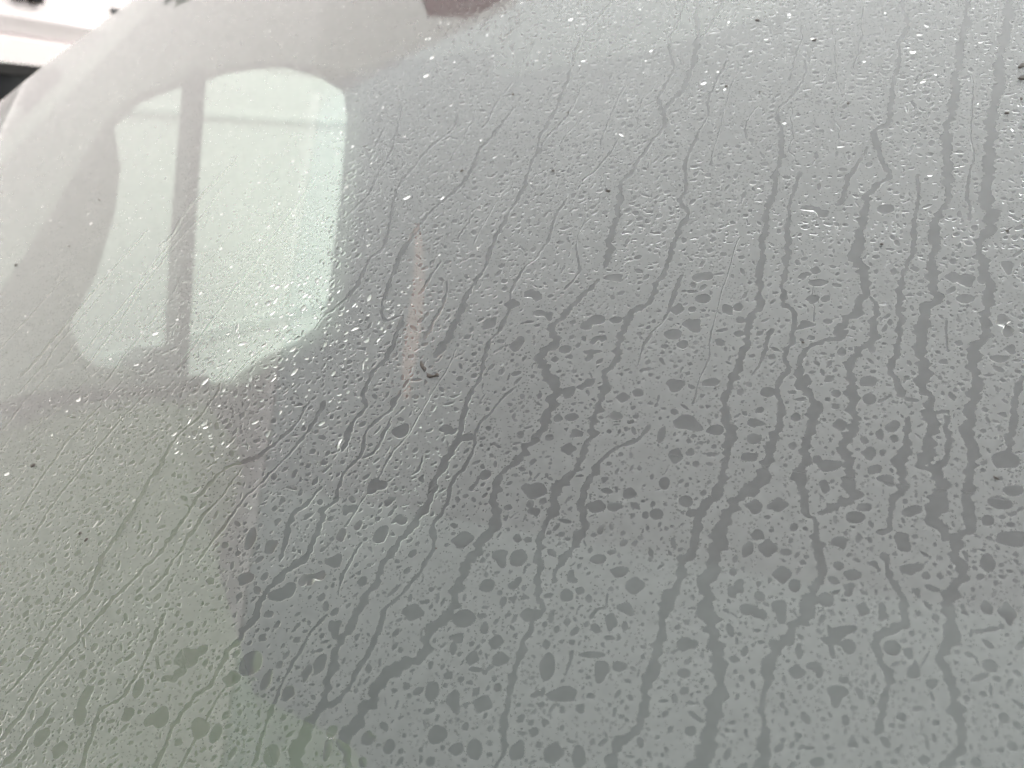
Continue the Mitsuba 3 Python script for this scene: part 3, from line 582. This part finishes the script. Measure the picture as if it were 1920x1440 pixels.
def slab(poly, height, reach):
    """A closed body of water of any outline: rises over the distance reach from its edge, flat beyond."""
    poly = poly.simplify(0.00006)
    steps = [(0, 0), (0.18, 0.33), (0.42, 0.66), (0.70, 0.91), (1.0, 1.0)]
    layers = [poly] + [poly.buffer(-reach * a, join_style=1, quad_segs=2).simplify(0.00008) for a, _ in steps[1:]]
    vs, fs, at = [], [], 0
    def put(g, hfun):
        nonlocal at
        for q in getattr(g, 'geoms', [g]):
            if q.geom_type == 'Polygon' and q.area > 1e-12:
                v, f = triangles(q)
                vs.append(on_glass(v, hfun(v))); fs.append(f + at); at += len(v)
    for k in range(len(steps)):
        outer, inner = layers[k], layers[k + 1] if k + 1 < len(layers) else None
        if outer.is_empty: break
        ho = steps[k][1] * height
        if inner is None or inner.is_empty:
            put(outer, lambda v: np.full(len(v), ho)); break
        hi = steps[k + 1][1] * height
        ring = outer.difference(inner)
        put(ring, lambda v: np.where(edge_of(v, outer), ho, hi))
        if k + 1 == len(steps) - 1:
            put(inner, lambda v: np.full(len(v), hi)); break
    v, f = triangles(poly)
    vs.append(on_glass(v, LOW)); fs.append(f[:, ::-1] + at); at += len(v)
    m = trimesh.Trimesh(np.vstack(vs), np.vstack(fs), process=False)
    m.merge_vertices(digits_vertex=6)
    return m


def relief(g):
    return 0.00012 * min(1.0, 2 * g.area / g.length / 0.003) * (0.28 if g.centroid.x < -0.06 else 1.0)


WATER = 'water_bsdf'
bodies = list(getattr(big, 'geoms', [big]))
names = STRtree([g for _, g in trace])
loose, slim = [], []
for g in bodies:
    hits = [k for k in names.query(g, 'intersects') if trace[k][1].intersection(g).area > 0.5 * trace[k][1].area]
    label = max(((trace[k][1].area, trace[k][0]) for k in hits if trace[k][0]), default=(0, None))[1]
    if label:
        key = add('rain_rivulet', slab(g, relief(g), 0.0012), WATER, smooth=True)
        tag(key, label, 'rivulet', 'rivulets of rain running down the windscreen')
    elif hits:
        slim.append((g.area, g))
    else:
        loose.append(g)
water_shapes = list(bodies)
drops = [(g.area, g, True) for g in loose]
for x, y, d, f in scattered:
    if d / reach(x, y) < 5.5 / 1800:
        n = 8 if d / reach(x, y) < 4 / 1800 else 11
        th = np.arange(n) * 2 * np.pi / n
        rad = (1 + 0.13 * rng.normal(size=n)) * d / 2
        e, tw = 1 + 0.5 * rng.random(), rng.normal() * 0.4
        q = np.column_stack([np.cos(th) * rad, np.sin(th) * rad * e]) @ np.array([[math.cos(tw), math.sin(tw)], [-math.sin(tw), math.cos(tw)]])
        g = Polygon(q + [x, y])
        water_shapes.append(g); drops.append((g.area, g, f))
        continue
    kind = rng.choice(list('oespptm'), p=[.24, .18, .12, .20, .12, .06, .08])
    e = math.exp(rng.normal() * 0.25)
    g = affinity.rotate(outline(kind, d * e * 0.92, d / e * 1.12, n=30 if d / reach(x, y) > 14 / 1800 else 18), rng.normal() * 30, origin=(0, 0))
    g = affinity.translate(g, x, y)
    water_shapes.append(g)
    drops.append((g.area, g, f))
drops.sort(key=lambda q: -q[0])
def star(g):
    c = g.centroid
    return len(g.interiors) == 0 and g.area > 0.80 * g.convex_hull.area and g.contains(c)
fine_v, fine_f, off, made, shown = [], [], 0, 0, []


def zone(x, y):
    v = on_glass([[x, y]])[0] - EYE
    px, py = (v @ RT) / (v @ FORWARD) * 1800 + 960, 720 - (v @ UC) / (v @ FORWARD) * 1800
    row = 'high up' if py < 480 else 'at mid height' if py < 960 else 'low down'
    col = 'far left' if px < 400 else 'left' if px < 780 else 'centre' if px < 1160 else 'right' if px < 1540 else 'far right'
    return f'{row}, {col}'


def form(g):
    b = np.array(g.minimum_rotated_rectangle.exterior.coords)
    e = sorted([np.hypot(*(b[1] - b[0])), np.hypot(*(b[2] - b[1]))])
    if g.area / g.convex_hull.area < 0.87: return 'lobed'
    if e[1] / e[0] > 1.6: return 'long'
    return 'rounded' if 4 * math.pi * g.area / g.convex_hull.length ** 2 > 0.93 else 'angular'


for area, g, f in drops:
    r = math.sqrt(area / math.pi)
    tall = rng.random()
    if star(g):
        ratio, power = (0.075, 3.0) if r > 0.0014 else (0.06, 2.5)
        if tall > 0.991: ratio, power = 0.60, 2.0
        elif tall > 0.966: ratio, power = 0.25, 2.5
        elif r > 0.0018 and tall > 0.80: ratio, power = 0.16, 2.2
        gx, gy = g.centroid.coords[0]
        if gx < -0.06 and tall < 0.955: ratio *= 0.55
        if gx < -0.17 and tall > 0.955: ratio *= 0.4
        if -0.165 < gx < -0.07 and -0.06 < gy < 0.07 and tall < 0.20: ratio, power = 0.42, 2.0
        if f is not True and f > 0.2: ratio, power = (0.5, 2.0) if tall > 0.95 else (0.03, 3.0)
        v, fc = dome(g, min(r * ratio, 0.0009), power, RINGS if len(g.exterior.coords) > 20 else [1, 0.85, 0.6] if len(g.exterior.coords) > 10 else [1, 0.7])
        m = trimesh.Trimesh(v, fc, process=False)
    else:
        m = slab(g, min(r * 0.1, 0.0003), max(r * 0.6, 0.0004))
    if made < 300:
        made += 1
        key = add('raindrop', m, WATER, smooth=True)
        cx, cy = g.centroid.coords[0]
        shown.append((key, area, form(g), zone(cx, cy)))
    else:
        fine_v.append(np.asarray(m.vertices)); fine_f.append(np.asarray(m.faces) + off); off += len(m.vertices)
places = {}
for area, g in sorted(slim, key=lambda q: -q[0]):
    key = add('rain_rivulet', slab(g, relief(g), 0.0012), WATER, smooth=True)
    place = zone(*g.centroid.coords[0]); places[place] = k = places.get(place, 0) + 1
    tag(key, ['', 'largest', 'second largest', 'third largest', 'fourth largest', 'fifth largest'][k] + ' of the slim unbranched trickles, ' + place if k < 6 else 'one of the smallest slim trickles, ' + place, 'rivulet', 'rivulets of rain running down the windscreen')
by = {}
for q in shown: by.setdefault(q[2:], []).append(q)
for (shape, place), qs in by.items():
    for k, q in enumerate(sorted(qs, key=lambda q: -q[1])):
        size_word = ('only large' if len(qs) == 1 else 'largest') if k == 0 else 'second largest' if k == 1 else 'third largest' if k == 2 else 'smaller'
        tag(q[0], f'{size_word} {shape} flat raindrop on the misted windscreen, {place}', 'raindrop', 'larger raindrops on the windscreen')
fine = trimesh.Trimesh(np.vstack(fine_v), np.vstack(fine_f), process=False)
add('fine_raindrops', fine, WATER, smooth=True)
tag('fine_raindrops', 'thousands of small raindrops scattered over the misted windscreen', 'raindrops', kind='stuff')

# the dew that mists the glass, cleared wherever water stands or has run
cover = VIEW.buffer(0.03).intersection(GLASS)
wt = STRtree(water_shapes)
vs, fs, at, step = [], [], 0, 0.02
x0, y0, x1, y1 = cover.bounds
for i in range(math.ceil((x1 - x0) / step)):
    for j in range(math.ceil((y1 - y0) / (step * 2))):
        tile = shapely.clip_by_rect(cover, x0 + i * step, y0 + j * step * 2, x0 + (i + 1) * step, y0 + (j + 1) * step * 2)
        if tile.is_empty: continue
        near = [water_shapes[k] for k in wt.query(tile, 'intersects')]
        if near: tile = tile.difference(unary_union(near))
        for g in getattr(tile, 'geoms', [tile]):
            if g.geom_type == 'Polygon' and g.area > 1e-10:
                v, f = triangles(g)
                vs.append(on_glass(v, FILM_AT)); fs.append(f + at); at += len(v)
dew = trimesh.Trimesh(np.vstack(vs), np.vstack(fs), process=False)
nrm = on_glass(np.zeros((1, 2)))
add('dew', dew, 'dew_bsdf')
tag('dew', 'thin grey film of dew misting the windscreen', 'dew', kind='stuff')

# ------------------------------------------------------------------ dark bits on the glass; the specks paint dark drop rims
SCRAPS, RIM_SPECKS = [[
    ["small black curled shape on the glass at the foot of a rivulet", [[-502.9, 118.1], [-486.7, 112.4], [-465.9, 80.4], [-439.9, 55.7], [-443.2, 35.9], [-464.2, 47.6], [-490.3, 78.9]]],
    ["dark crumpled sliver lying just below the black curled shape", [[-444.6, 32.5], [-411.7, 25.0], [-382.8, 20.5], [-370.0, 44.0], [-351.8, 38.8], [-354.2, 16.1], [-387.4, 4.1], [-408.8, -3.8], [-432.2, 7.4]]],
    ["brown curled leaf scrap cut off by the right edge of the picture", [[2012.4, 2385.1], [2035.5, 2434.5], [2070.5, 2455.2], [2084.2, 2406.9], [2049.2, 2381.4], [2024.4, 2366.1]]],
    ["grey flake just under the brown leaf scrap at the right edge", [[2008.4, 2289.0], [2038.3, 2323.4], [2077.4, 2329.7], [2076.0, 2272.8], [2032.4, 2271.0]]],
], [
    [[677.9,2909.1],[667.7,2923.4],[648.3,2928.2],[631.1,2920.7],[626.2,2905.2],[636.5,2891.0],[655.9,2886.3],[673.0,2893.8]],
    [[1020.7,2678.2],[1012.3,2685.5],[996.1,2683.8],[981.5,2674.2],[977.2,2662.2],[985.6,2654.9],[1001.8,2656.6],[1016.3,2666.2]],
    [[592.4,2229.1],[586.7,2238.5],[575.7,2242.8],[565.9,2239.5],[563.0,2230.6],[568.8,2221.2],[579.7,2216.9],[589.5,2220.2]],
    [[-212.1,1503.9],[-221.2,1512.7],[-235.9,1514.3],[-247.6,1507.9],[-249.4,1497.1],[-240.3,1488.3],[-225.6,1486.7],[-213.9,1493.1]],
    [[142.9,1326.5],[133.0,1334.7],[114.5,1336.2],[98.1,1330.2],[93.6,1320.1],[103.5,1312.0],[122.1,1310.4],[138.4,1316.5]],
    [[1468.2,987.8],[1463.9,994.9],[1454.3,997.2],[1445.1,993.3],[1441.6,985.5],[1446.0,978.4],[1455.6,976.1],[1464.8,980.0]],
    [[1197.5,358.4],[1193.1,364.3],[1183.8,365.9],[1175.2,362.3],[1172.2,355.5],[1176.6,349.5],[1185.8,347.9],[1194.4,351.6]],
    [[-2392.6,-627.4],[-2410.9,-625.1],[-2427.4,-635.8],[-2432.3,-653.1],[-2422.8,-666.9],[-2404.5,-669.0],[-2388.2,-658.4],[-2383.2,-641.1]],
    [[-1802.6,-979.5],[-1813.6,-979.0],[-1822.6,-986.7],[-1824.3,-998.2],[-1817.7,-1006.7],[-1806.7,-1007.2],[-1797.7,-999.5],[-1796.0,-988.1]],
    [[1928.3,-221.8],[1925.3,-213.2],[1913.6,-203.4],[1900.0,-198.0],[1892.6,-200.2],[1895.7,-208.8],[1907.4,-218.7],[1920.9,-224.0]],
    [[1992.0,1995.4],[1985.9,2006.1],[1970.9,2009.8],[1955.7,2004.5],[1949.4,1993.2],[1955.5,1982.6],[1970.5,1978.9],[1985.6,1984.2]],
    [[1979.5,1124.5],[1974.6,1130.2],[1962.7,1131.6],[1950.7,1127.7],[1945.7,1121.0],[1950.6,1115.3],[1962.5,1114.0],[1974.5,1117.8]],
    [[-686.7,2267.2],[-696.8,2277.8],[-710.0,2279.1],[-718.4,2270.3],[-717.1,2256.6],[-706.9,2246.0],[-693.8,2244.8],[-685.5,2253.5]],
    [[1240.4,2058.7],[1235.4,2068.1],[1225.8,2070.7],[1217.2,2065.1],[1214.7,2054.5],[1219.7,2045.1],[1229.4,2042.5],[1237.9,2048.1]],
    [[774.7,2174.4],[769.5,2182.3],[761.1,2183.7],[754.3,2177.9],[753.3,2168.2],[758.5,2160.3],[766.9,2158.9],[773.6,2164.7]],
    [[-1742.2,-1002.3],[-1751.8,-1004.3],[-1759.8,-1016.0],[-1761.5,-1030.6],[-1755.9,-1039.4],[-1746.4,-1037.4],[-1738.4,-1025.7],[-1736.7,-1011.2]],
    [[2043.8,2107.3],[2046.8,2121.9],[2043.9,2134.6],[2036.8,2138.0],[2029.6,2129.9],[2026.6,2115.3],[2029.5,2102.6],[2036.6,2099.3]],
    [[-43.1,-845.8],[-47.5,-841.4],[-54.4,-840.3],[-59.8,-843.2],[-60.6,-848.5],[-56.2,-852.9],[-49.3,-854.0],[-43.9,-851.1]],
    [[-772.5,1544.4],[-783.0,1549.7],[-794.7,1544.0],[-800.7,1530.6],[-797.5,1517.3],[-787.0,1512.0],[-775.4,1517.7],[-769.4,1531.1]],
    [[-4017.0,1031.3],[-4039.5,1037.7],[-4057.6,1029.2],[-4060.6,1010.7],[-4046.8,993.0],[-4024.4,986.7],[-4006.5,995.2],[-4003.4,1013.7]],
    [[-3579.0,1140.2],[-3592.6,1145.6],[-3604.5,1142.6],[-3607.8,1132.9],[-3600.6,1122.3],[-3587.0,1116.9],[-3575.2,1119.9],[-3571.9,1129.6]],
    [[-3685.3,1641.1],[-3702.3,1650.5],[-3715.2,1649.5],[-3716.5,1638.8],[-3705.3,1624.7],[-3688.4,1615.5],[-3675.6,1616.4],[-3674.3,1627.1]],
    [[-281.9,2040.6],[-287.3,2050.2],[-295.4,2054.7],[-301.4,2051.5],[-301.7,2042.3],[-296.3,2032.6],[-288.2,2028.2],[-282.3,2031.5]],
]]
for label, pts in SCRAPS:
    g = Polygon(np.array(pts) * 1e-4 + rng.normal(size=(len(pts), 2)) * 2e-4).buffer(0.00015, quad_segs=2)
    g = affinity.scale(g, 0.66, 0.66) if g.geom_type == 'Polygon' else g.convex_hull
    tag(add('leaf_scrap', slab(g, 0.0007, 0.0006), 'scrap_rim_bsdf', smooth=True), label, 'leaf scrap')  # small dark opaque shapes lying on the glass
for pts in RIM_SPECKS:  # dark refracting drop rims, painted as opaque specks
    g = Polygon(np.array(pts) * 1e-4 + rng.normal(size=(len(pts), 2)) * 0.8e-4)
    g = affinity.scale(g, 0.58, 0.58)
    tag(add('grit_speck', slab(g.convex_hull, 0.0006, 0.0006), 'scrap_rim_bsdf', smooth=True), 'tiny dark speck painting a drop rim on the windscreen, ' + zone(*g.centroid.coords[0]), 'drop_rim', 'dark specks on the windscreen')

tris = sum(len(meshkit.WRITTEN[d['filename']][1]) for d in scene.values() if isinstance(d, dict) and d.get('type') == 'ply')
print('entries', len(scene), 'triangles', tris)
